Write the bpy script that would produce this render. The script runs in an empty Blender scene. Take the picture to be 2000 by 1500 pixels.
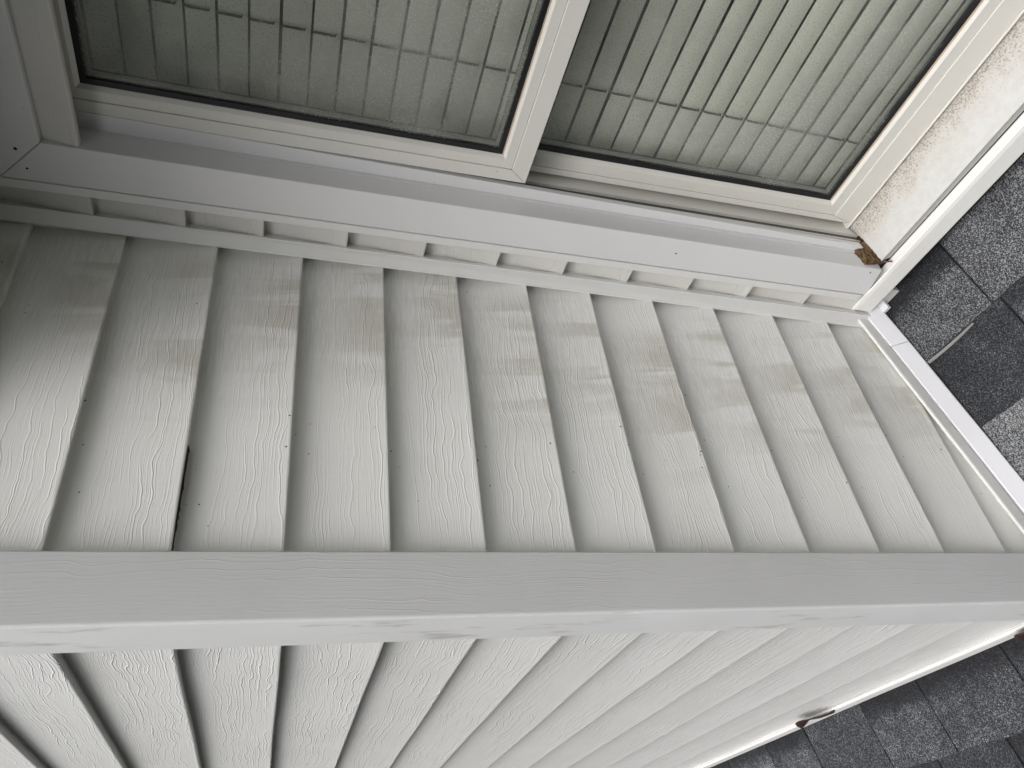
import bpy, bmesh, math, random
from mathutils import Matrix, Vector, noise
random.seed(7)
S = bpy.context.scene
COL = S.collection

# ------------------------------------------------------------------ camera
cam_d = bpy.data.cameras.new("camera"); cam = bpy.data.objects.new("camera", cam_d); COL.objects.link(cam)
cam_d.sensor_fit = 'HORIZONTAL'; cam_d.sensor_width = 36.0; cam_d.lens = 25.46
cam_d.clip_start = 0.02; cam_d.clip_end = 500
right = Vector((-0.1237, -0.2736, -0.9538)); back = Vector((-0.594, -0.7496, 0.2921)).normalized()
right = (right - back * right.dot(back)).normalized(); up = back.cross(right)
M = Matrix((right, up, back)).transposed().to_4x4(); M.translation = (-0.2653, -0.6934, 0.013)
cam.matrix_world = M
S.camera = cam

# ------------------------------------------------------------------ light (overcast)
SUN_EL, SUN_AZ = math.radians(64), math.radians(204)      # azimuth measured from +x, counter-clockwise
world = bpy.data.worlds.new("World"); S.world = world; world.use_nodes = True
wn = world.node_tree.nodes; wl = world.node_tree.links; wn.clear()
sky = wn.new('ShaderNodeTexSky'); sky.sky_type = 'NISHITA'; sky.sun_disc = False
sky.sun_elevation = SUN_EL; sky.sun_rotation = math.pi / 2 - SUN_AZ
sky.air_density = 1.0; sky.dust_density = 6.0; sky.ozone_density = 1.0
hs = wn.new('ShaderNodeHueSaturation'); hs.inputs['Saturation'].default_value = 0.16
bg = wn.new('ShaderNodeBackground'); bg.inputs['Strength'].default_value = 0.145
wo = wn.new('ShaderNodeOutputWorld')
wl.new(sky.outputs[0], hs.inputs['Color']); wl.new(hs.outputs[0], bg.inputs['Color']); wl.new(bg.outputs[0], wo.inputs[0])
sl = bpy.data.lights.new("sun", 'SUN'); sl.energy = 1.3; sl.angle = math.radians(50); sl.color = (1, 0.975, 0.94)
so = bpy.data.objects.new("sun", sl); COL.objects.link(so)
sdir = Vector((math.cos(SUN_EL) * math.cos(SUN_AZ), math.cos(SUN_EL) * math.sin(SUN_AZ), math.sin(SUN_EL)))
so.rotation_euler = sdir.to_track_quat('Z', 'Y').to_euler()
S.view_settings.view_transform = 'Standard'; S.view_settings.look = 'None'
S.view_settings.exposure = 0.42; S.view_settings.gamma = 1.0
S.view_settings.use_curve_mapping = False
S.render.engine = 'CYCLES'

# ------------------------------------------------------------------ constants from the survey of the photograph
L = 0.483            # inside corner: face of the window wall (faces -x)
RS = 0.235           # roof slope, rises with +x
RZ = -1.03           # roof height at x = 0
def roofz(x): return RZ + RS * x

# ------------------------------------------------------------------ node helpers
class NT:
    def __init__(s, name):
        s.m = bpy.data.materials.new(name); s.m.use_nodes = True
        s.t = s.m.node_tree; s.t.nodes.clear(); s.out = s.n('OutputMaterial')
    def n(s, t, **k):
        nd = s.t.nodes.new('ShaderNode' + t)
        for a, v in k.items(): setattr(nd, a, v)
        return nd
    def l(s, a, b): s.t.links.new(a, b)
    def put(s, sock, v):
        if isinstance(v, bpy.types.NodeSocket): s.l(v, sock)
        elif isinstance(v, (tuple, list)) and sock.type == 'RGBA' and len(v) == 3: sock.default_value = (*v, 1)
        else: sock.default_value = v
    def math(s, op, a, b=None, c=None, clamp=False):
        nd = s.n('Math', operation=op, use_clamp=clamp); s.put(nd.inputs[0], a)
        if b is not None: s.put(nd.inputs[1], b)
        if c is not None: s.put(nd.inputs[2], c)
        return nd.outputs[0]
    def mix(s, f, a, b, mode='MIX'):
        nd = s.n('Mix', data_type='RGBA', blend_type=mode); s.put(nd.inputs[0], f); s.put(nd.inputs[6], a); s.put(nd.inputs[7], b)
        return nd.outputs[2]
    def ramp(s, v, lo, hi, a=0.0, b=1.0, smooth=True):
        nd = s.n('MapRange', interpolation_type='SMOOTHSTEP' if smooth else 'LINEAR')
        s.put(nd.inputs[0], v); s.put(nd.inputs[1], lo); s.put(nd.inputs[2], hi); s.put(nd.inputs[3], a); s.put(nd.inputs[4], b)
        return nd.outputs[0]
    def map(s, v, scale=(1, 1, 1), loc=(0, 0, 0)):
        nd = s.n('Mapping'); s.l(v, nd.inputs[0]); nd.inputs['Scale'].default_value = scale; s.put(nd.inputs['Location'], loc)
        return nd.outputs[0]
    def noise(s, v, scale, detail=3.0, rough=0.5, dist=0.0):
        nd = s.n('TexNoise'); s.l(v, nd.inputs['Vector']); nd.inputs['Scale'].default_value = scale
        nd.inputs['Detail'].default_value = detail; nd.inputs['Roughness'].default_value = rough; nd.inputs['Distortion'].default_value = dist
        return nd.outputs[0]
    def vor(s, v, scale, feature='F1', out='Distance', rnd=1.0):
        nd = s.n('TexVoronoi', feature=feature); s.l(v, nd.inputs['Vector']); nd.inputs['Scale'].default_value = scale
        nd.inputs['Randomness'].default_value = rnd
        return nd.outputs[out]
    def coord(s, which='Object', shift=True):
        tc = s.n('TexCoord').outputs[which]
        if not shift: return tc
        oi = s.n('ObjectInfo').outputs['Random']
        cv = s.n('CombineXYZ'); s.l(s.math('MULTIPLY', oi, 37.0), cv.inputs[0]); s.l(s.math('MULTIPLY', oi, 91.0), cv.inputs[2])
        va = s.n('VectorMath', operation='ADD'); s.l(tc, va.inputs[0]); s.l(cv.outputs[0], va.inputs[1])
        return va.outputs[0]
    def xyz(s, v):
        nd = s.n('SeparateXYZ'); s.l(v, nd.inputs[0]); return nd.outputs
    def bump(s, h, strength, dist, normal=None):
        nd = s.n('Bump'); nd.inputs['Strength'].default_value = strength; nd.inputs['Distance'].default_value = dist
        s.put(nd.inputs['Height'], h)
        if normal is not None: s.l(normal, nd.inputs['Normal'])
        return nd.outputs[0]
    def pbr(s, color, rough=0.5, normal=None, spec=0.5, **k):
        b = s.n('BsdfPrincipled'); s.put(b.inputs['Base Color'], color); s.put(b.inputs['Roughness'], rough)
        b.inputs['Specular IOR Level'].default_value = spec
        if normal is not None: s.l(normal, b.inputs['Normal'])
        for kk, v in k.items(): s.put(b.inputs[kk], v)
        return b
    def done(s, b): s.l(b.outputs[0], s.out.inputs[0]); return s.m

def vinyl(name, axis='x', stain=0.0, col=(0.70, 0.70, 0.675), grain=1.0, specks=0.0, xr=(0.1, 0.44), flip=1, rough=0.42, smudge=0.0):
    """embossed vinyl siding; grain runs along local axis"""
    t = NT(name); o = t.coord(); raw = t.coord(shift=False)
    # long sinuous raised grain lines, broken up along their length
    r0 = t.xyz(o)
    across = r0[2] if axis == 'x' else t.math('ADD', r0[0], r0[1])
    nz = t.noise(t.map(o, (9, 3, 14) if axis == 'x' else (14, 14, 7)), 1.0, 3.5, .55)
    def lines(freq, k, wid, m, lo, hi):
        v = t.math('FRACT', t.math('ADD', t.math('MULTIPLY', across, freq), t.math('MULTIPLY', nz, k)))
        tri = t.math('MULTIPLY', t.math('ABSOLUTE', t.math('SUBTRACT', v, .5)), 2.0)
        msk = t.ramp(t.noise(t.map(o, m if axis == 'x' else (m[2], m[2], m[0])), 1.0, 2), lo, hi)
        return t.math('MULTIPLY', t.ramp(tri, 0.0, wid, 1.0, 0.0), msk)
    ridge = t.math('MAXIMUM', lines(105.0, 4.2, .22, (4, 2, 60), .42, .54), t.math('MULTIPLY', lines(260.0, 6.5, .34, (7, 2, 110), .42, .56), .55))
    if axis == 'x':
        ridge = t.math('MULTIPLY', ridge, t.ramp(t.xyz(raw)[2], .055, .098, 1.0, .15))
    fine = t.noise(t.map(o, {'x': (1, 8, 16), 'z': (16, 8, 1)}[axis]), 34.0, 3, .6)
    peb = t.noise(o, 600.0, 2, .6)
    h = t.math('ADD', t.math('MULTIPLY', ridge, 0.55), t.math('ADD', t.math('MULTIPLY', fine, .34), t.math('MULTIPLY', peb, .10)))
    amp = t.ramp(t.noise(t.map(o, (1.5, 1, 4) if axis == 'x' else (4, 1, 1.5)), 3.0, 2), .3, .7, .45, 1.15)
    nrm = t.bump(t.math('MULTIPLY', h, amp), 0.75 * grain, 0.0011)
    # colour: chalky vinyl, slight mottling
    mot = t.noise(o, 9.0, 4, .6)
    c = t.mix(t.ramp(mot, .3, .7), tuple(v * .95 for v in col), col)
    ov = t.n('ObjectInfo').outputs['Random']
    c = t.mix(t.math('MULTIPLY', t.math('FRACT', t.math('MULTIPLY', ov, 13.7)), .5), c, tuple(v * q for v, q in zip(col, (.90, .885, .86))))
    if stain > 0:
        r = t.xyz(raw)
        u = t.math('ADD', t.math('MULTIPLY', r[0], flip), t.math('MULTIPLY', t.math('SUBTRACT', t.math('FRACT', t.math('MULTIPLY', t.n('ObjectInfo').outputs['Random'], 29.3)), .5), .14))
        along = t.math('MULTIPLY', t.ramp(u, xr[0], xr[0] + .13), t.ramp(u, xr[1] - .05, xr[1], 1.0, 0.0))
        low = t.ramp(r[2], 0.005, 0.085, 1.0, 0.12)
        wipe = t.noise(t.map(o, (19, 4, 3)), 1.0, 3, .55, .6)          # wiped strokes
        blot = t.noise(o, 26.0, 5, .65)
        f = t.math('MULTIPLY', t.ramp(wipe, .44, .55), t.ramp(blot, .28, .58, .45, 1))
        f = t.math('MULTIPLY', t.math('MULTIPLY', f, along), low)
        f = t.math('MULTIPLY', f, stain, clamp=True)
        c = t.mix(f, c, (0.42, 0.39, 0.31))
        # grime held in the valleys of the grain inside the stained zone
        gv = t.math('MULTIPLY', t.ramp(fine, .42, .56, 1, 0), t.math('MULTIPLY', along, .30 * min(stain, 1)))
        c = t.mix(gv, c, (0.30, 0.28, 0.23))
    # light overall soiling
    soil = t.math('MULTIPLY', t.ramp(t.noise(o, 5.0, 5, .7), .45, .75), .08)
    c = t.mix(soil, c, (0.42, 0.40, 0.35))
    if smudge > 0:
        sm = t.math('MULTIPLY', t.ramp(t.noise(t.map(o, (60, 40, 9)), 1.0, 4, .6), .53, .64), t.ramp(t.noise(o, 4.5, 1), .48, .56))
        sm = t.math('MULTIPLY', sm, t.math('GREATER_THAN', t.xyz(raw)[1], -.0228))
        c = t.mix(t.math('MULTIPLY', sm, smudge), c, (.30, .295, .29))
    if specks > 0:
        d = t.vor(t.map(o, (1, 1, 1)), 85.0)
        sz = t.vor(o, 85.0, out='Color'); s1 = t.xyz(sz)
        bandx = t.math('MULTIPLY', t.ramp(t.xyz(raw)[0], .10, .15), t.ramp(t.xyz(raw)[0], .17, .24, 1, 0))
        on = t.math('GREATER_THAN', s1[0], t.math('SUBTRACT', 1.0 - specks * .4, t.math('MULTIPLY', bandx, specks * 3)))
        rad = t.math('MULTIPLY_ADD', t.math('POWER', s1[1], 2.0), .075, .022)
        dot = t.math('MULTIPLY', t.math('LESS_THAN', d, rad), on)
        c = t.mix(dot, c, (0.02, 0.018, 0.015))
    return t.done(t.pbr(c, rough, nrm, .4))

def paint(name, col=(0.74, 0.74, 0.74), rough=.4, bump=.12, scale=300.0, soil=.12, soilcol=(.42, .39, .33)):
    t = NT(name); o = t.coord()
    nrm = t.bump(t.noise(o, scale, 3, .6), bump, .0006)
    c = t.mix(t.math('MULTIPLY', t.ramp(t.noise(o, 8.0, 5, .65), .4, .75), soil), col, soilcol)
    d = t.vor(o, 60.0); cc = t.xyz(t.vor(o, 60.0, out='Color'))
    dot = t.math('MULTIPLY', t.math('LESS_THAN', d, t.math('MULTIPLY_ADD', cc[1], .05, .03)), t.math('GREATER_THAN', cc[0], .93))
    c = t.mix(t.math('MULTIPLY', dot, .8), c, (.06, .055, .05))
    return t.done(t.pbr(c, rough, nrm, .4))

def plain(name, col, rough=.6, bump=0.0, scale=200.0):
    t = NT(name); o = t.coord()
    c = t.mix(t.noise(o, 30, 4), tuple(v * .8 for v in col), tuple(min(1, v * 1.15) for v in col))
    nrm = t.bump(t.noise(o, scale, 4, .6), bump, .001) if bump else None
    return t.done(t.pbr(c, rough, nrm))

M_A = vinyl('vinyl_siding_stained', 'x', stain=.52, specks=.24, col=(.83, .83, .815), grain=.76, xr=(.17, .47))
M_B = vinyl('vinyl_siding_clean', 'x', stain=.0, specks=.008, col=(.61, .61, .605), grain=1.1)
M_C = vinyl('vinyl_siding_strip', 'x', stain=.0, specks=.0, col=(.66, .65, .625), grain=.8)  # base colour lowered to carry the shade of the recess between trims
M_POST = vinyl('vinyl_corner_post', 'z', col=(.66, .662, .67), grain=.38, specks=.004, smudge=.5)
M_TRIM = paint('white_vinyl_trim', (.72, .72, .705))
M_CASE = paint('coated_aluminium_white', (.685, .68, .69), .38, .05, 400, .05)
M_FLASH = paint('white_flashing', (.68, .68, .71), .35, .05, 300, .06)
M_SASH = paint('cream_window_vinyl', (.68, .665, .62), .33, .04, 300, .10)
M_CHAN = paint('white_channel', (.80, .79, .77), .36, .05, 300, .08)
M_DARK = plain('dark_gap', (.012, .012, .014), .8)
M_SHEATH = plain('wall_sheathing', (.06, .05, .045), .9)
M_ROOM = plain('room_paint', (.25, .25, .23), .9)
M_SOFFIT = plain('soffit_paint', (.40, .39, .37), .7)
M_NAIL = plain('nail_metal', (.14, .13, .12), .5)
M_HOLE = plain('nail_hole', (.015, .012, .01), .9)
M_CORD = plain('blind_cord', (.02, .02, .02), .8)
M_TRACK = plain('track_shade', (.10, .095, .085), .7)  # dark tone paints in the shaded gap beside the flange
M_SPACER = plain('glazing_spacer', (.20, .21, .20), .45)
M_GASKET = plain('black_gasket', (.008, .008, .010), .4)
M_EDGE = plain('dirty_bead', (.50, .40, .29), .6)

def mk_slat():
    t = NT('blind_slat_vinyl'); o = t.coord()
    c = t.mix(t.noise(o, 20, 4), (.55, .565, .52), (.61, .625, .575))
    return t.done(t.pbr(c, .5))
M_SLAT = mk_slat()

def mk_glass():
    t = NT('fogged_glass'); o = t.coord(shift=False)
    fog = t.noise(o, 5.5, 4, .6); mist = t.noise(o, 900.0, 2, .7); spots = t.ramp(t.noise(o, 400.0, 3, .6), .54, .66)
    drops = t.vor(o, 420.0); dc = t.xyz(t.vor(o, 420.0, out='Color'))
    dm = t.math('MULTIPLY', t.ramp(drops, .12, .3, 1, 0), t.math('GREATER_THAN', dc[0], .72))
    nrm = t.bump(t.math('ADD', t.math('MULTIPLY', mist, .5), dm), .25, .0006)
    tr = t.n('BsdfTransparent'); tr.inputs[0].default_value = (.97, .975, .955, 1)
    gl = t.n('BsdfGlossy'); gl.inputs['Roughness'].default_value = .10; gl.inputs[0].default_value = (.95, 1, .96, 1); t.l(nrm, gl.inputs['Normal'])
    fr = t.n('Fresnel'); fr.inputs[0].default_value = 1.5
    m1 = t.n('MixShader'); geo = t.n('NewGeometry'); front = t.math('SUBTRACT', 1.0, geo.outputs['Backfacing'])
    t.l(t.math('MULTIPLY', t.math('MULTIPLY', fr.outputs[0], 1.7), front, clamp=True), m1.inputs[0]); t.l(tr.outputs[0], m1.inputs[1]); t.l(gl.outputs[0], m1.inputs[2])
    # condensation film
    df = t.n('BsdfDiffuse'); df.inputs[0].default_value = (.66, .66, .62, 1); t.l(nrm, df.inputs['Normal'])
    tl = t.n('BsdfTranslucent'); tl.inputs[0].default_value = (.66, .66, .62, 1)
    m2 = t.n('MixShader'); m2.inputs[0].default_value = .5; t.l(df.outputs[0], m2.inputs[1]); t.l(tl.outputs[0], m2.inputs[2])
    f = t.math('ADD', t.ramp(fog, .40, .66, .02, .40), t.math('ADD', t.math('MULTIPLY', t.math('SUBTRACT', mist, .5), .40), t.math('MULTIPLY', spots, .26)), clamp=True)
    f = t.math('ADD', f, t.math('MULTIPLY', dm, .15), clamp=True)
    f = t.math('MULTIPLY', f, front)
    m3 = t.n('MixShader'); t.l(f, m3.inputs[0]); t.l(m1.outputs[0], m3.inputs[1]); t.l(m2.outputs[0], m3.inputs[2])
    return t.done(m3)
M_GLASS = mk_glass()

def mk_shingle(name, dark):
    t = NT(name); o = t.coord(); raw = t.xyz(t.coord(shift=False)); rnd = t.n('ObjectInfo').outputs['Random']
    cell = t.xyz(t.vor(o, 850.0, out='Color')); cell2 = t.xyz(t.vor(o, 1500.0, out='Color'))
    tone = t.math('MULTIPLY_ADD', t.math('SUBTRACT', rnd, .5), .50, .00)
    patch = t.math('MULTIPLY', t.math('SUBTRACT', t.noise(o, 22.0, 4, .65), .5), .45)
    # printed shadow band along the head of the exposed tab
    band = t.ramp(t.math('ADD', raw[0], t.math('MULTIPLY', t.noise(o, 60, 3), .03)), .085, .125, 0.0, 1.0)
    band = t.math('MULTIPLY', band, t.math('GREATER_THAN', t.math('FRACT', t.math('MULTIPLY', rnd, 7.31)), .35))
    lift = t.math('SUBTRACT', t.math('ADD', tone, patch), t.math('MULTIPLY', band, .38))
    v = t.math('ADD', t.math('ADD', t.math('MULTIPLY', cell[0], .75), t.math('MULTIPLY', cell2[1], .35)), lift)
    ramp = t.n('ValToRGB'); t.l(v, ramp.inputs[0]); e = ramp.color_ramp.elements
    e[0].position = .12; e[0].color = (.010, .010, .012, 1)
    e[1].position = 1.0; e[1].color = (.42, .42, .42, 1)
    for p, c in ((.42, (.026, .029, .036, 1)), (.68, (.072, .078, .088, 1)), (.86, (.18, .19, .205, 1))):
        k = e.new(p); k.color = c
    hue = t.mix(t.math('MULTIPLY', t.math('GREATER_THAN', cell[2], .992), .8), ramp.outputs[0], (.16, .08, .045))
    col = t.mix(1.0, hue, (1, 1, 1), 'MULTIPLY')
    nrm = t.bump(t.math('ADD', cell[0], cell2[0]), .9, .0011)
    return t.done(t.pbr(col, .85, nrm, .35))
M_SHING = mk_shingle('asphalt_granules', 0)

def mk_sill():
    t = NT('weathered_sill_paint'); o = t.coord(shift=False); r = t.xyz(o)
    # dirt gathered at the back of the sill, by the window frame (local x: 0 nose .. 0.085 back)
    gr = t.noise(o, 360.0, 3, .75); bl = t.noise(o, 24.0, 4, .6)
    depth = t.ramp(t.math('ADD', r[0], t.math('MULTIPLY', t.math('SUBTRACT', bl, .5), .06)),  .020, .078)
    thr = t.math('MULTIPLY_ADD', depth, -.20, .69)
    f = t.math('MULTIPLY', t.ramp(t.math('SUBTRACT', gr, thr), -.02, .06), .8)
    base = t.mix(t.ramp(t.noise(o, 90, 4), .35, .7), (.55, .55, .535), (.52, .51, .49))
    base = t.mix(t.math('MULTIPLY', depth, .30), base, (.42, .36, .28))
    soft = t.math('MULTIPLY', t.math('MULTIPLY', depth, t.ramp(t.noise(o, 55, 5, .7), .35, .7)), .38)
    base = t.mix(soft, base, (.36, .31, .25))
    c = t.mix(t.math('MULTIPLY', f, .8), base, (.17, .145, .12))
    nrm = t.bump(t.math('ADD', gr, t.noise(o, 120, 4)), .4, .0012)
    return t.done(t.pbr(c, .55, nrm, .35))
M_SILL = mk_sill()
M_UNDER = plain('roofing_felt', (.012, .012, .013), .9)
def mk_rot():
    t = NT('rotten_wood'); o = t.coord(shift=False)
    n1 = t.noise(t.map(o, (1, .4, 2)), 130, 5, .7); n2 = t.noise(o, 40, 4)
    c = t.mix(t.ramp(n1, .35, .65), (.045, .026, .015), (.21, .13, .068)); c = t.mix(t.ramp(n2, .50, .70), c, (.30, .21, .12))
    return t.done(t.pbr(c, .95, t.bump(n1, .9, .004), .2))
M_ROT = mk_rot()
def mk_leaf():
    t = NT('dry_leaf'); o = t.coord(); n = t.noise(o, 150, 4, .6)
    return t.done(t.pbr(t.mix(n, (.014, .006, .005), (.050, .018, .014)), .6, t.bump(n, .5, .001)))
M_LEAF = mk_leaf()
M_GROUND = plain('lawn', (.05, .07, .03), .95, .5, 40)

# ------------------------------------------------------------------ object helpers
def tag(o, label, cat, group=None, kind=None):
    if label: o['label'] = label
    if cat: o['category'] = cat
    if group: o['group'] = group
    if kind: o['kind'] = kind
    return o
def thing(name, loc, label, cat, group=None):
    e = bpy.data.objects.new(name, None); e.location = loc; e.empty_display_size = .05; COL.objects.link(e)
    return tag(e, label, cat, group, 'thing')
WORLD = {}
def wloc(o): return WORLD.get(o, Vector((0, 0, 0)))
def obj(name, me, mat, parent=None, origin=(0, 0, 0), rz=0.0, bevel=0.0, smooth=None):
    o = bpy.data.objects.new(name, me); COL.objects.link(o)
    if mat: me.materials.append(mat) if not me.materials else None
    org = Vector(origin); o.rotation_euler = (0, 0, rz)
    if parent:
        o.parent = parent
        p = WORLD[parent] if parent in WORLD else Vector(parent.location)
        o.location = org - p
    else: o.location = org
    WORLD[o] = org
    if smooth is not None:
        for f in me.polygons: f.use_smooth = True
        me.set_sharp_from_angle(angle=math.radians(smooth))
    if bevel:
        md = o.modifiers.new('bevel', 'BEVEL'); md.width = bevel; md.segments = 2; md.limit_method = 'ANGLE'; md.angle_limit = math.radians(30)
    return o
def mesh(name, vs, fs):
    me = bpy.data.meshes.new(name); me.from_pydata([tuple(v) for v in vs], [], fs); me.update()
    bm = bmesh.new(); bm.from_mesh(me); bmesh.ops.recalc_face_normals(bm, faces=bm.faces); bm.to_mesh(me); bm.free()
    return me
def loops(name, rings, caps=True, closed=True):
    """skin consecutive rings of equal length"""
    n = len(rings[0]); vs = [p for r in rings for p in r]; fs = []
    for i in range(len(rings) - 1):
        for j in range(n if closed else n - 1):
            k = (j + 1) % n
            fs.append((i * n + j, i * n + k, (i + 1) * n + k, (i + 1) * n + j))
    if caps and closed:
        fs.append(tuple(range(n))); fs.append(tuple((len(rings) - 1) * n + j for j in range(n)))
    return mesh(name, vs, fs)
def part(name, rings, mat, parent=None, origin=None, bevel=0.0, smooth=None, caps=True):
    """world-space rings; origin becomes the object's origin"""
    if origin is None: origin = rings[0][0]
    og = Vector(origin)
    me = loops(name, [[Vector(p) - og for p in r] for r in rings], caps)
    return obj(name, me, mat, parent, og, 0, bevel, smooth)
def box(name, x0, x1, y0, y1, z0, z1, mat, parent=None, bevel=.0008, lean=0.0):
    """lean: y shift at the bottom relative to the top"""
    a = [(x0, y0 + lean, z0), (x1, y0 + lean, z0), (x1, y1 + lean, z0), (x0, y1 + lean, z0)]
    b = [(x0, y0, z1), (x1, y0, z1), (x1, y1, z1), (x0, y1, z1)]
    return part(name, [a, b], mat, parent, (x0, (y0 + y1) / 2, z0), bevel)
def prism_x(name, yz, x0, x1, mat, parent=None, bevel=.0006, xs=None):
    """polygon in the y-z plane given thickness in x"""
    a = [(x0, y, z) for y, z in yz]; b = [(x1, y, z) for y, z in yz]
    return part(name, [a, b], mat, parent, a[0], bevel)

# ------------------------------------------------------------------ ground far below, and the walls' hidden bodies
gm = mesh('ground', [(-200, -200, -4.2), (200, -200, -4.2), (200, 200, -4.2), (-200, 200, -4.2)], [(0, 1, 2, 3)])
tag(obj('ground', gm, M_GROUND), None, None, kind='structure')
room = thing('house_core', (1.2, 0, -4.2), 'dark wall body and room behind the siding and the window', 'house')
box('wall_core', .002, 1.0, .003, 1.9, -1.3, 1.5, M_SHEATH, room, 0)
box('wall_core', L + .004, .62, -.118, .0, -1.3, 1.5, M_SHEATH, room, 0)
box('wall_core', L + .004, .62, -2.3, -.925, -1.3, 1.5, M_SHEATH, room, 0)
box('wall_core', L + .004, .62, -.925, -.118, .30, 1.5, M_SHEATH, room, 0)
box('wall_core', L + .01, .62, -.925, -.118, -1.3, -.868, M_SHEATH, room, 0)
rv = [(.621, -1.2, -1.0), (1.9, -1.2, -1.0), (1.9, .002, -1.0), (.621, .002, -1.0), (.621, -1.2, .7), (1.9, -1.2, .7), (1.9, .002, .7), (.621, .002, .7)]
obj('room_wall', mesh('room_wall', rv, [(0, 1, 2, 3), (4, 5, 6, 7), (1, 2, 6, 5), (0, 1, 5, 4), (2, 3, 7, 6)]), M_ROOM, room)

# ------------------------------------------------------------------ clapboards
def clapboard(parent, origin, rz, x0, x1, zt, zb, h, mat, seed, wob=.0008, gap=0.0):
    """board in local frame: runs along x, outward -y, butt edge at z=0. zb(x) butt offset, h exposed height"""
    n = max(2, int((x1 - x0) / .035)); rings = []
    rn = random.Random(seed); ph = rn.random() * 9
    for i in range(n + 1):
        x = x0 + (x1 - x0) * i / n
        w = noise.noise(Vector((x * 4 + ph, seed * 3.1, 0))) * wob
        w2 = noise.noise(Vector((x * 5 + ph, seed * 1.7, 5))) * wob
        b = zb(x) + w; t = zt(x)
        hh = t - b
        def P(d, z): return (x, -d - w2 * .7, z)
        r = [P(-.001, t + .006), P(.0016, t + .006)]
        for k in (0, .10, .22, .36, .52, .68, .82, .93):
            d = .0012 + .0116 * (k / .93) ** 1.3
            r.append(P(d, t + .002 - (hh + .002 - .0022) * k / .93 * 1.0 if k < .93 else b + .0022))
        r += [P(.0131, b + .0008), P(.0127, b - .0004), P(.0112, b - .0010), P(.0030, b - .0004 + gap), P(-.001, b + .001)]
        rings.append(r)
    me = loops('clapboard', rings)
    return obj('clapboard', me, mat, parent, origin, rz, 0, 40)

def lin(a, b, x0, x1): return lambda x: a + (b - a) * (x - x0) / (x1 - x0)

# wall A : between the outside corner post and the inside corner
wallA = thing('siding_wall', (.22, 0, RZ), 'shaded vinyl clapboard wall with brown grime between corner post and inside corner', 'wall')
zp = [.2116, .1074, .0083, -.0942, -.1952, -.2958, -.3929, -.4966, -.6008, -.7064, -.8096, -.9152]
zi = [.2166, .1125, .0094, -.0949, -.1950, -.2966, -.3938, -.4952, -.5994, -.7064, -.8101, -.9150]
zp = [.2116 + .1016 * k for k in range(9, 0, -1)] + zp + [-1.0168, -1.118]
zi = [.2166 + .1016 * k for k in range(9, 0, -1)] + zi + [-1.0165, -1.118]
for k in range(1, len(zp)):
    f = lin(zp[k] - zp[k], zi[k] - zp[k], .0, .46); g = lin(zp[k - 1] - zp[k], zi[k - 1] - zp[k], .0, .46)
    clapboard(wallA, (0, 0, zp[k]), 0, .012, .476, g, f, .1, M_A, k, gap=.0018 if k % 2 else 0)
# wall B : the bright wall round the corner (faces -x)
wallB = thing('siding_wall', (0, .8, RZ), 'bright white vinyl clapboard wall below the corner post, running down to the shingles', 'wall')
zn = [.2063, .1035, .0039, -.0998, -.2005, -.2993, -.4001, -.5029, -.6034, -.7051, -.8070, -.9085]
zf = [.2069, .1052, .0009, -.1055, -.2059, -.3066, -.4122, -.5089, -.6110, -.7175, -.8190, -.9200]
yf = [.596, .638, .681, .712, .766, .799, .852, .892, .934, .978, 1.02, 1.06]
sl_ = [(b - a) / (y - .076) for a, b, y in zip(zn, zf, yf)]
zn = [.2063 + .1016 * k for k in range(9, 0, -1)] + zn + [-1.0095, -1.11]; sl_ = [0] * 9 + sl_ + [sl_[-1]] * 2
for k in range(1, len(zn)):
    a = zn[k]
    f = (lambda s: lambda x: s * (-x - .076))(sl_[k]); g = (lambda s, dz: lambda x: dz + s * (-x - .076))(sl_[k - 1], zn[k - 1] - a)
    clapboard(wallB, (0, 0, a), -math.pi / 2, -1.85, -.012, g, f, .1, M_B, 100 + k, wob=.0012)
# wall C : the strip of siding between inside corner and window casing, and beyond the window
wallC = thing('siding_wall', (L, -.5, RZ), 'narrow strip of vinyl clapboards between inside corner trim and window casing', 'wall')
zc = [.1503, .0590, -.0445, -.1469, -.2496, -.3490, -.4512, -.5529, -.6569, -.7635]
zc = [.1503 + .1016 * k for k in range(10, 0, -1)] + zc + [-.866, -.968]
for k in range(1, len(zc)):
    dz = zc[k - 1] - zc[k]
    f = lambda x: 0.0; g = (lambda d: lambda x: d)(dz)
    clapboard(wallC, (L, 0, zc[k]), -math.pi / 2, .012, .0745 if k > 9 else .98, g, f, .1, M_C, 200 + k, wob=.0004)
    if k > 9: clapboard(wallC, (L, 0, zc[k]), -math.pi / 2, .975, 2.2, g, f, .1, M_C, 300 + k)

# ------------------------------------------------------------------ outside corner post
post = thing('corner_post', (0, 0, RZ), 'broad white vinyl outside corner post with grey smudges along its lit edge', 'corner post')
P_ = .0237; W_ = .044; r_ = .0035
prof = [(W_, -.001), (W_, -P_ + .0015), (W_ - .0015, -P_)]
for i in range(6):
    a = math.pi * .5 * i / 5
    prof.append((-P_ + r_ - r_ * math.sin(a), -P_ + r_ - r_ * math.cos(a)))
prof += [(-P_, W_ - .0015), (-P_ + .0015, W_), (-.001, W_), (-.001, -.001)]
rings = []
for i in range(40):
    z = -1.06 + (1.2 + 1.06) * i / 39
    w = noise.noise(Vector((z * 3, 7.7, 1))) * .0006
    rings.append([(x + w, y + w, z) for x, y in prof])
part('post_shell', rings, M_POST, post, (0, 0, -1.06), 0, 28)

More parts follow.
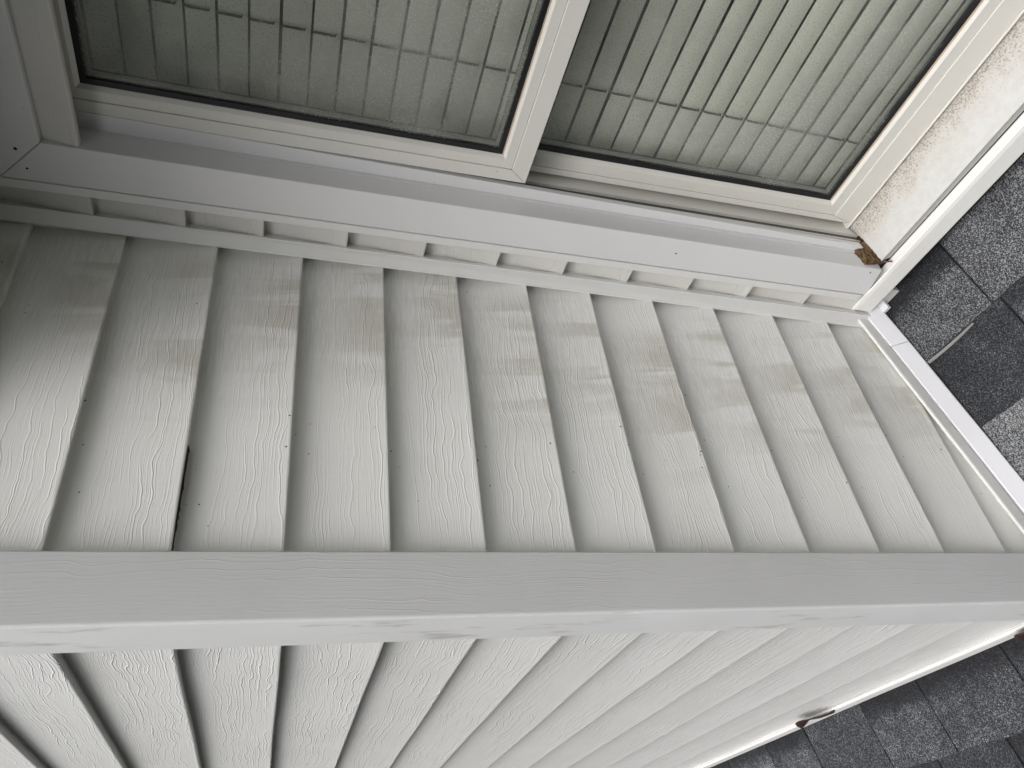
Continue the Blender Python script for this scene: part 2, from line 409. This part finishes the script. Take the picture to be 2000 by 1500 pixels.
# ------------------------------------------------------------------ inside corner trim (bevelled strip)
ict = thing('inside_corner_trim', (L, 0, -.88), 'narrow pale trim strip in the inside corner where two clapboard walls meet', 'trim')
def icp(dx, dy):
    return [(.4588 + dx, -.0142 + dy), (.4588 + dx, -.0172 + dy), (.4600 + dx, -.0184 + dy), (.4684 + dx * .6, -.0296 + dy), (.4682 + dx * .6, -.0308 + dy), (.4706, -.0306 + dy), (.4712, -.0262 + dy), (L + .004, -.0262 + dy), (L + .004, -.001), (.4700 + dx * .8, -.001), (.4700 + dx * .8, -.0148 + dy)]
part('trim_strip', [[(x, y, -.905) for x, y in icp(-.0105, .0045)], [(x, y, .25) for x, y in icp(0, 0)], [(x, y, 1.2) for x, y in icp(.006, -.004)]], M_TRIM, ict, (L, 0, -.905), .0004)

# ------------------------------------------------------------------ channels and flashing along wall A
def sweep(name, yz, x0, x1, mat, parent, dz0=0.0, dz1=0.0, bevel=.0005, n=8):
    rings = []
    for i in range(n + 1):
        t = i / n; x = x0 + (x1 - x0) * t; w = noise.noise(Vector((x * 9, 3.3, yz[0][0] * 99))) * .0006
        rings.append([(x, y + w * .5, roofz(x) + h + dz0 + (dz1 - dz0) * t + w) for y, h in yz])
    return part(name, rings, mat, parent, rings[0][0], bevel)
jch = [(-.0010, .0270), (-.0212, .0270), (-.0215, .0300), (-.0212, .0465), (-.0205, .0488), (-.0190, .0498), (-.0172, .0494), (-.0160, .0480), (-.0155, .0440), (-.0142, .0300), (-.0010, .0300)]
sweep('j_channel', jch, .040, .466, M_TRIM, wallA, .0035, .0015)
flash = [(-.0120, .0262), (-.0222, .0272), (-.0235, .0262), (-.0370, .0062), (-.0372, .0040), (-.0355, .0030), (-.0120, .0030)]
sweep('flashing', flash, -.026, .4005, M_FLASH, wallA, -.001, .0005)
sweep('flashing', [(y - .0006, h + .0008) for y, h in flash], .4015, .4775, M_FLASH, wallA, .0005, .004, n=3)
sweep('flashing_tab', [(-.036, .004), (-.036, .010), (-.050, .010), (-.050, .004)], .462, .479, M_FLASH, wallA, 0, 0, .0005, 1)

# channel at the foot of wall B
jb = [(.0, .002), (-.0195, .002), (-.0205, .006), (-.0200, .026), (-.0188, .0300), (-.0165, .0312), (-.0150, .0295), (-.0145, .024), (.0, .024)]
rings = []
for i in range(30):
    y = .030 + 1.8 * i / 29; w = noise.noise(Vector((y * 3, 1.2, 4))) * .0012
    rings.append([(x - w, y, roofz(0) - .002 + h + w) for x, h in jb])
part('j_channel', rings, M_CHAN, wallB, rings[0][0], .0006)

# ------------------------------------------------------------------ window in wall C
win = thing('window', (L + .05, -.52, -.85), 'white double-hung window with wrapped casing, fogged panes and a rotting sill', 'window')
XF = .467; LEAN = .0085
YR = -.925                     # right side of the opening (out of frame)
# casing: left leg, head, right leg (mitred)
def yl(z, y0): return y0 + LEAN * (.30 - z) / 1.15
zt0, zt1 = .2872, .3370
cas = [(-.0732, .3365), (-.1262, .2880), (yl(-.83, -.1262), -.846), (yl(-.83, -.0732), -.858)]
prism_x('casing_leg', cas, XF, .4995, M_CASE, win, .0012)
prism_x('casing_head', [(-.0730, .3372), (-.1264, .2886), (YR, .2886), (YR - .053, .3372)], XF, .4995, M_CASE, win, .0012)
prism_x('casing_leg', [(YR, .288), (YR - .053, .3365), (YR - .053, -.858), (YR, -.846)], XF, .4995, M_CASE, win, .0012)
# j-channel hugging the casing (left and head)
a = [(-.0608, .3480), (-.0726, .3395), (yl(-.84, -.0722), -.850), (yl(-.84, -.0608), -.8475)]
prism_x('casing_channel', a, .4655, L + .003, M_TRIM, win, .001)
prism_x('casing_channel', [(-.0605, .3485), (-.0722, .3392), (YR - .056, .3392), (YR - .068, .3485)], .4655, L + .003, M_TRIM, win, .001)
# blind stop / frame flange behind the casing
XS = .5045
prism_x('frame_flange', [(-.110, .300), (-.1475, .2745), (-.1290, -.8150), (-.112, -.86)], XS, .5125, M_CASE, win, .0006)
prism_x('frame_flange', [(-.110, .300), (-.1475, .2748), (YR + .017, .2748), (YR - .015, .300)], XS, .5125, M_CASE, win, .0006)
prism_x('frame_flange', [(YR - .015, .300), (YR + .017, .2745), (YR + .017, -.815), (YR - .015, -.86)], XS, .5125, M_CASE, win, .0006)
box('head_ridge', .490, .4945, YR, -.1275, .2860, .2884, M_CASE, win, .0006)
# return faces between casing and flange
prism_x('jamb_return', [(-.105, .31), (-.1266, .2875), (yl(-.75, -.1266), -.838), (yl(-.75, -.105), -.86)], .499, XS + .002, M_CASE, win, 0)
prism_x('jamb_return', [(-.105, .31), (-.1266, .2881), (YR, .2881), (YR - .02, .31)], .499, XS + .002, M_CASE, win, 0)
# jamb track behind the flange, beside the lower sash
for i, (x0, x1, yy, m) in enumerate(((.5128, .5238, -.1262, M_TRACK), (.5240, .5272, -.1292, M_SASH), (.5274, .5360, -.1268, M_TRACK), (.5362, .5700, -.1318, M_SASH))):
    box('jamb_track', x0, x1, yy, -.105, -.83, .285, m, win, .0004, lean=.0065)
box('jamb_track', .5128, .57, YR - .01, YR + .010, -.83, .285, M_SASH, win, .0004)
box('head_track', .5128, .57, YR, -.13, .276, .299, M_SASH, win, .0004)

def sash(name, y0, y1, z0, z1, gy0, gy1, gz0, gz1, x, lab, bead=.0125, botmat=None):
    """y0>y1; outer frame y0..y1,z0..z1; glass opening gy0..gy1, gz0..gz1; face at x"""
    s = bpy.data.objects.new(name, None); COL.objects.link(s); s.empty_display_size = .05
    s.parent = win; WORLD[s] = Vector((x, (y0 + y1) / 2, z0)); s.location = WORLD[s] - Vector(win.location)
    s['label'] = lab
    my0, my1, mz0, mz1 = gy0 + bead, gy1 - bead, gz0 - bead, gz1 + bead     # proud frame | glazing bead
    e = .0002
    # proud frame: stiles and mitred rails
    prism_x('stile', [(y0, z1), (my0, mz1), (my0, mz0), (y0, z0)], x, x + .022, M_SASH, s, .0009)
    prism_x('stile', [(y1, z1), (my1, mz1), (my1, mz0), (y1, z0)], x, x + .022, M_SASH, s, .0009)
    prism_x('rail', [(y0 - e, z0), (my0 - e, mz0), (my1 + e, mz0), (y1 + e, z0)], x, x + .022, M_SASH, s, .0009)
    prism_x('rail', [(y0 - e, z1), (my0 - e, mz1), (my1 + e, mz1), (y1 + e, z1)], x, x + .022, M_SASH, s, .0009)
    # glazing beads: sloping inwards
    def bd(a, b, c, d):
        def R(p, q): return [(x + .0016, *p), (x + .0016, p[0] + (q[0] - p[0]) * .75, p[1] + (q[1] - p[1]) * .75), (x + .0060, *q), (x + .016, *q), (x + .016, *p)]
        return part('glazing_bead', [R(a, c), R(b, d)], M_SASH, s, (x, *a), .0004)
    A, B, C_, D = (my0 - .0004, mz1 - .0004), (my1 + .0004, mz1 - .0004), (my1 + .0004, mz0 + .0004), (my0 - .0004, mz0 + .0004)
    a, b, c, d = (gy0, gz1), (gy1, gz1), (gy1, gz0), (gy0, gz0)
    bd(A, B, a, b); bd(B, C_, b, c); bd(C_, D, c, d); bd(D, A, d, a)
    # dirt line on the inner lip of the bottom bead
    box('bead_lip', x + .0052, x + .0075, gy1, gy0, gz0 - .0022, gz0 + .0006, M_EDGE, s, 0)
    # gasket and spacer behind the glass
    gx = x + .0090
    def ring(nm, i0, i1, xa, xb, m):
        o_ = [(gy0 - i0, gz1 - i0), (gy1 + i0, gz1 - i0), (gy1 + i0, gz0 + i0), (gy0 - i0, gz0 + i0)]
        n_ = [(gy0 - i1, gz1 - i1), (gy1 + i1, gz1 - i1), (gy1 + i1, gz0 + i1), (gy0 - i1, gz0 + i1)]
        vs = [(xa, *p) for p in o_] + [(xa, *p) for p in n_] + [(xb, *p) for p in n_] + [(xb, *p) for p in o_]
        fs = []
        for k in range(4):
            j = (k + 1) % 4
            fs += [(k, j, 4 + j, 4 + k), (4 + k, 4 + j, 8 + j, 8 + k), (8 + k, 8 + j, 12 + j, 12 + k), (12 + k, 12 + j, j, k)]
        og = Vector((xa, o_[0][0], o_[0][1]))
        obj(nm, mesh(nm, [Vector(v) - og for v in vs], fs), m, s, og)
    ring('gasket', -.003, .0068, gx - .0022, gx - .0004, M_GASKET)
    ring('spacer', .0068, .0100, gx + .004, gx + .009, M_SPACER)
    ring('gasket', -.004, .0100, gx + .0095, gx + .013, M_GASKET)
    g = box('glass_pane', gx, gx + .0012, gy1 - .004, gy0 + .004, gz0 - .004, gz1 + .004, M_GLASS, s, 0)
    g['label'] = 'fogged glass pane'
    return s
sash('upper_sash', -.1440, YR + .018, -.2630, .2742, -.1775, YR + .052, -.2235, .2515, .5050 + .0012, 'upper sash standing proud of the lower one', bead=.0165)
sash('lower_sash', -.1345, YR + .012, -.8120, -.232, -.1650, YR + .048, -.7560, -.262, .5500, 'lower sash set back behind the meeting rail', bead=.0215)
# frame foot under the lower sash
box('frame_foot', .5475, .575, YR, -.118, -.8150, -.8126, M_SASH, win, .0005)
box('frame_foot', .5505, .575, YR, -.118, -.8178, -.8154, M_DARK, win, 0)
# wooden sill, eaten away at its left end
sx0, sx1, sz0, sz1 = .475, .560, -.8395, -.8160
def sill_top(x): return sz0 + (sz1 - sz0) * (x - sx0) / (sx1 - sx0)
edge = []
N = 26
for i in range(N + 1):
    x = sx1 - (sx1 - sx0) * i / N; t = i / N
    y = -.1262 - .0022 * math.sin(math.pi * t) - .0022 * t + .0016 * noise.noise(Vector((i * 1.7, 2, 3))) + .0010 * noise.noise(Vector((i * 5.1, 8, 3)))
    edge.append((x, y))
nose = Vector((-.30, 0, -1)).normalized()
vs, fs = [], []
for (x, y) in edge:
    vs += [(x, y, sill_top(x)), (x, YR, sill_top(x)), (x + .011 * i / N, y - .002, sill_top(x) - .024), (x + .011 * i / N, YR, sill_top(x) - .024)]
for i in range(N):
    a = i * 4; b = a + 4
    fs += [(a, b, b + 1, a + 1), (a, a + 2, b + 2, b), (a + 2, a + 3, b + 3, b + 2), (a + 1, b + 1, b + 3, a + 3)]
fs += [(0, 1, 3, 2), (N * 4, N * 4 + 2, N * 4 + 3, N * 4 + 1)]
og = Vector((sx0, -.13, sz0))
sill = obj('sill', mesh('sill', [Vector(v) - og for v in vs], fs), M_SILL, win, og, 0, .0008)
sill['label'] = 'painted wooden sill speckled with dirt, its end rotted brown'
# rotten wood exposed at the sill's end
vs, fs = [], []
NU, NV = 30, 16
for i in range(NU + 1):
    for j in range(NV + 1):
        u, v = i / NU, j / NV
        x = sx1 - .002 - (sx1 - sx0 - .001) * u
        yr = -.1165
        y = yr + (-.131 - yr) * v
        vv = min(1.0, max(0.0, (yr - y) / .0125)); lump = max(0.0, min(1.0, (u - .40) / .12)); lump = lump * lump * (3 - 2 * lump)
        z = sill_top(x) - .0065 - .004 * (1 - lump) + lump * .030 * (1 - vv ** 2.4) + .0035 * noise.noise(Vector((x * 160, y * 160, 1))) + .002 * noise.noise(Vector((x * 420, y * 420, 6)))
        vs.append((x, y, z))
for i in range(NU):
    for j in range(NV):
        a = i * (NV + 1) + j; fs.append((a, a + 1, a + NV + 2, a + NV + 1))
k0 = len(vs)
vs += [(x + .004, y, z - .022) for x, y, z in [vs[NU * (NV + 1) + j] for j in range(NV + 1)]]
for j in range(NV): fs.append((NU * (NV + 1) + j, NU * (NV + 1) + j + 1, k0 + j + 1, k0 + j))
og = Vector((sx0, -.13, sz0))
ro = obj('rotten_end', mesh('rotten_end', [Vector(v) - og for v in vs], fs), M_ROT, sill, og, 0, 0, 60)
ro['label'] = 'crumbling brown bare wood at the end of the sill'
# apron channel below the sill, running to the inside corner
ap = [(.4705, -.8612), (.4680, -.8570), (.4660, -.8532), (.4644, -.8548), (.4632, -.8612), (.4628, -.8890), (.4640, -.8905), (L + .004, -.8905), (L + .004, -.8612)]
part('apron_channel', [[(x, -.0665, z) for x, z in ap], [(x, -.5, z - .0015) for x, z in ap], [(x, -2.2, z - .003) for x, z in ap]], M_CHAN, win, (.463, -.0665, -.89), .0008)
part('apron_channel', [[(x + .004, -.0300, z - .004) for x, z in ap], [(x + .004, -.0655, z - .004) for x, z in ap]], M_CHAN, win, (.463, -.03, -.89), .0008)
box('sill_gap', .4925, .51, YR, -.118, -.869, -.848, M_DARK, win, 0)
box('apron_back', L + .001, L + .006, -2.2, -.002, -1.0, -.86, M_DARK, win, 0)
# nails
def nail(y, z, x, r, m, lab):
    rings = []
    for d, q in ((0, 1), (-.0008, 1), (-.0013, .6)):
        rings.append([(x + d, y + r * q * math.cos(a * math.pi / 5), z + r * q * math.sin(a * math.pi / 5)) for a in range(10)])
    o_ = part('nail', rings, m, win, (x, y, z), 0, 40)
    o_['label'] = lab
nail(-.1142, .3137, XF + .0004, .0019, M_HOLE, 'dark nail in the head casing')
nail(-.0895, .3075, XF + .0004, .0013, M_HOLE, 'dark nail beside the mitre joint')
nail(-.0955, -.4985, XF + .0004, .0014, M_NAIL, 'grey nail head half way down the casing')
nail(-.1105, -.8290, XF + .0004, .0013, M_NAIL, 'grey nail head at the foot of the casing')

# ------------------------------------------------------------------ blind behind the glass
blind = thing('window_blind', (.6, -.52, -.80), 'pale horizontal slat blind closed behind the fogged window panes', 'blind')
PITCH = .0351
def slat_mesh():
    rings = []
    for y in (-.915, -.52, -.128):
        r = []
        for k in range(7):
            t = k / 6
            z = .0159 - .0318 * t; x = .0008 * (2 * t - 1) - .0022 * math.sin(math.pi * t)
            r.append((x, y + .52, z))
        r += [(x + .0006, yy, z) for x, yy, z in reversed(r)]
        rings.append(r)
    return loops('slat', rings)
sm = slat_mesh(); sm.materials.append(M_SLAT)
for f in sm.polygons: f.use_smooth = True
sm.set_sharp_from_angle(angle=math.radians(40))
for n in range(-19, 12):
    z = -.123 + PITCH * n + .0165 + .0012
    if z < -.80 or z > .285: continue
    o_ = obj('slat', sm, None, blind, (.606 + random.uniform(-.0006, .0006), -.52, z))
    o_.rotation_euler = (random.uniform(-.001, .001), random.uniform(-.03, .03), 0)
for cy in (-.240, -.56, -.84):
    path = []
    for n in range(12, -20, -1):
        zm = -.123 + PITCH * n + .0165
        for t, dx in ((-.06, -.0060), (.30, -.0062), (.76, -.0058), (.80, .0050), (.98, .0060)):
            path.append((.606 + dx, zm + .0163 - .0326 * t))
    rings = [[(x + .0014 * math.cos(a * math.pi / 3), cy + .0014 * math.sin(a * math.pi / 3), z) for a in range(6)] for x, z in path if -.82 < z < .3]
    part('ladder_cord', rings, M_CORD, blind, rings[0][0])
box('bottom_rail', .594, .610, -.915, -.128, -.823, -.808, M_SLAT, blind, .002)

# ------------------------------------------------------------------ roof of asphalt shingles
roof = thing('shingle_roof', (-.3, 0, RZ), 'low grey asphalt shingle roof meeting the foot of the walls', 'roof')
def dk(x, y): return (x, y, roofz(x) - .0075)
dv = [dk(-3, -4), dk(.50, -4), dk(.50, .01), dk(-.0, .01), dk(-.0, 2.2), dk(-3, 2.2)]
dv += [(x, y, z - .12) for x, y, z in dv]
obj('deck', mesh('deck', dv, [(0, 1, 2, 3, 4, 5), (11, 10, 9, 8, 7, 6)] + [(i, (i + 1) % 6, (i + 1) % 6 + 6, i + 6) for i in range(6)]), M_UNDER, roof)
EXP = .1236
fixed = {4: [.164, .347, .498, .680, .825], 0: [-.171], 1: [-.182], 5: [.400]}
ang = math.atan(RS)
def tab(xb, y0, y1, seed, h=0.0, ln=EXP, thick=.0042):
    """one shingle tab: butt at xb, spans y0..y1; local x up the slope, z normal to the slope"""
    rn = random.Random(seed); c = math.cos(ang)
    l = ln / c + .012; w = (y1 - y0) / 2 - .0016; ns = 5
    top, bot = [], []
    for (u, nn) in ((0, 1), (.5, 1), (1, 1)):
        for k in range(ns + 1):
            v = -w + 2 * w * k / ns
            x = l * u + (rn.uniform(-.0010, .0010) if u == 0 else 0)
            jy = rn.uniform(-.0007, .0007) if k in (0, ns) else 0
            z = -.0034 * u + (rn.uniform(-.0004, .0006) if u == 0 else 0)
            top.append((x, v + jy, z)); bot.append((x, v + jy, z - thick))
    vs = top + bot; n = len(top); m = ns + 1; fs = []
    for i in range(2):
        for k in range(ns):
            a = i * m + k; fs += [(a, a + m, a + m + 1, a + 1)]
    per = list(range(ns + 1)) + [m + ns, 2 * m + ns] + list(range(2 * m + ns - 1, 2 * m - 1, -1)) + [m]
    for i in range(len(per)):
        a, b = per[i], per[(i + 1) % len(per)]; fs.append((a, b, b + n, a + n))
    o_ = obj('shingle', mesh('shingle', vs, fs), M_SHING, roof, (xb, (y0 + y1) / 2, roofz(xb) + h))
    o_.rotation_euler = (0, -ang, rn.uniform(-.004, .004))
    return o_
cnt = 0
for k in range(-1, 13):
    xb = .362 - k * EXP
    ylo, yhi = (-1.5, -.0) if xb > -.10 and xb + EXP > .02 else (-1.5, 1.6)
    j = sorted(fixed.get(k, []))
    rn = random.Random(k + 50)
    if not j: j = [rn.uniform(-.2, -.02)]
    ys = list(j)
    while ys[0] > ylo: ys.insert(0, ys[0] - rn.choice((.148, .165, .182, .19)))
    while ys[-1] < yhi: ys.append(ys[-1] + rn.choice((.148, .165, .182, .19)))
    for a, b in zip(ys, ys[1:]):
        if xb + EXP > .02 and xb > -.02:
            if a >= -.006: continue
            b = min(b, -.006)
        elif xb > -.06 and a > -.01:      # course that runs behind wall B: cut at the wall
            pass
        dx = rn.uniform(-.0012, .0012)
        if k == 1 and a < -.1 < b: dx = 0
        ln = EXP
        if xb < 0 and xb + EXP > -.004 and b > 0: ln = -.004 - xb
        tab(xb + dx, a, b, k * 100 + cnt, ln=ln); cnt += 1
# pale lifted edge showing under the shingle next to the flashing
import math as _m
rings = []
for i, t in enumerate((0, .25, .5, .75, 1)):
    y = -.036 - .094 * t; w = .0022 * (1 - t) + .0010
    x = .3612 - .0010 * t - .0016 * math.sin(math.pi * t); z = roofz(x)
    rings.append([(x, y, z + .001), (x - w, y, z - .0022), (x - w, y, z - .0040), (x, y, z - .002)])
part('lifted_edge', rings, plain('shingle_backing', (.25, .24, .235), .7), roof, rings[0][0])

# small litter
def stick(name, a, b, r, mat, label, cat):
    a, b = Vector(a), Vector(b); d = (b - a); n1 = d.orthogonal().normalized(); n2 = d.normalized().cross(n1)
    rings = []
    for i in range(5):
        t = i / 4; p = a + d * t + n1 * (.0012 * math.sin(math.pi * t)); q = r * (1 - .5 * t)
        rings.append([p + n1 * q * math.cos(k * math.pi / 3) + n2 * q * math.sin(k * math.pi / 3) for k in range(6)])
    return tag(part(name, rings, mat, None, a), label, cat)
def onroof(x, y, h=.001): return (x, y, roofz(x) + h)
stick('pine_needle', onroof(.468, -.283), onroof(.440, -.268), .0006, plain('dry_straw', (.30, .28, .24), .7), 'thin dry needle lying on the shingles below the window sill', 'needle')

def leaf(name, pts, label):
    """curled scrap of leaf: list of (base point, tip offset)"""
    rings = []
    vs, fs = [], []
    n = len(pts)
    for (p, up_, out) in pts:
        p = Vector(p)
        for k in range(5):
            t = k / 4
            vs.append(p + Vector((out * math.sin(t * 2.2), 0, up_ * t)))
    for i in range(n - 1):
        for k in range(4):
            a = i * 5 + k; fs.append((a, a + 5, a + 6, a + 1))
    me = mesh(name, [v - vs[0] for v in vs], fs)
    o_ = obj(name, me, M_LEAF, None, vs[0], 0, 0, 60)
    md = o_.modifiers.new('solid', 'SOLIDIFY'); md.thickness = .0005
    return tag(o_, label, 'leaf', 'leaf scraps caught along the white channel')
zb_ = RZ + .029
leaf('leaf_scrap', [((-.0185 - .002 * math.sin(i), .527 + .0125 * i, zb_ - .004 + .004 * math.sin(i * 1.3)), .006 + .036 * math.sin(math.pi * min(1, (i + .4) / 9.6)), -.007) for i in range(10)], 'dark curled leaf scrap caught half way along the white channel')
leaf('leaf_scrap', [((-.0215, .062 + .0085 * i, zb_ - .026), .012 + .036 * math.sin(math.pi * (i + .8) / 6.5), -.010) for i in range(6)], 'reddish brown leaf scrap tucked against the foot of the corner post')
# black slivers paint in gap shade and caught bits under two butt edges
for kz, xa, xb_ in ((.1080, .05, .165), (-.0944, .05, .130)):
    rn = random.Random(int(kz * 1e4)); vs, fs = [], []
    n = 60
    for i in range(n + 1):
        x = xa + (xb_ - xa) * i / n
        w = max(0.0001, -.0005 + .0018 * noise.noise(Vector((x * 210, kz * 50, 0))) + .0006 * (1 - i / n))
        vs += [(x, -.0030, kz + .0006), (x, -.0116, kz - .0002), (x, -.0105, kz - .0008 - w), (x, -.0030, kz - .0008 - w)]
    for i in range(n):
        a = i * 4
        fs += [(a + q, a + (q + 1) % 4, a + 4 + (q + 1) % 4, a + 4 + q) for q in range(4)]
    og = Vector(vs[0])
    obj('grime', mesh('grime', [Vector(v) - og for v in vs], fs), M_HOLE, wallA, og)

# ------------------------------------------------------------------ eave above the window (out of frame, shades the upper corner)
eave = thing('eave', (.3, -.5, .40), 'boxed eave overhanging the window wall above the picture', 'eave')
box('soffit', .20, L + .2, -2.4, .0, .430, .440, M_SOFFIT, eave, 0)
box('fascia', .18, .20, -2.4, .0, .424, .60, M_SOFFIT, eave, .002)

# ------------------------------------------------------------------ wooded edge of the garden behind the viewer (seen only as reflections in the glass)
def treeline():
    rn = random.Random(3); vs, fs = [], []
    for i in range(9000):
        a = math.radians(rn.uniform(85, 275)); r = rn.uniform(9.5, 13.5)
        top = 3.4 + 1.6 * noise.noise(Vector((a * 4, 0, 0))) + 1.0 * noise.noise(Vector((a * 13, 3, 0)))
        z = -4.2 + (top + 4.2) * rn.random() ** .8
        p = Vector((r * math.cos(a), r * math.sin(a), z)); q = rn.uniform(.18, .42)
        u = Vector((rn.gauss(0, 1), rn.gauss(0, 1), rn.gauss(0, 1))).normalized(); w = u.orthogonal().normalized()
        k = len(vs); vs += [p - u * q, p + w * q * .6, p + u * q, p - w * q * .6]; fs.append((k, k + 1, k + 2, k + 3))
    me = bpy.data.meshes.new('treeline'); me.from_pydata([tuple(v) for v in vs], [], fs)
    tag(obj('treeline', me, plain('leaves', (.055, .075, .03), .7)), 'dense green trees along the garden edge behind the viewer', 'trees', kind='stuff')
treeline()
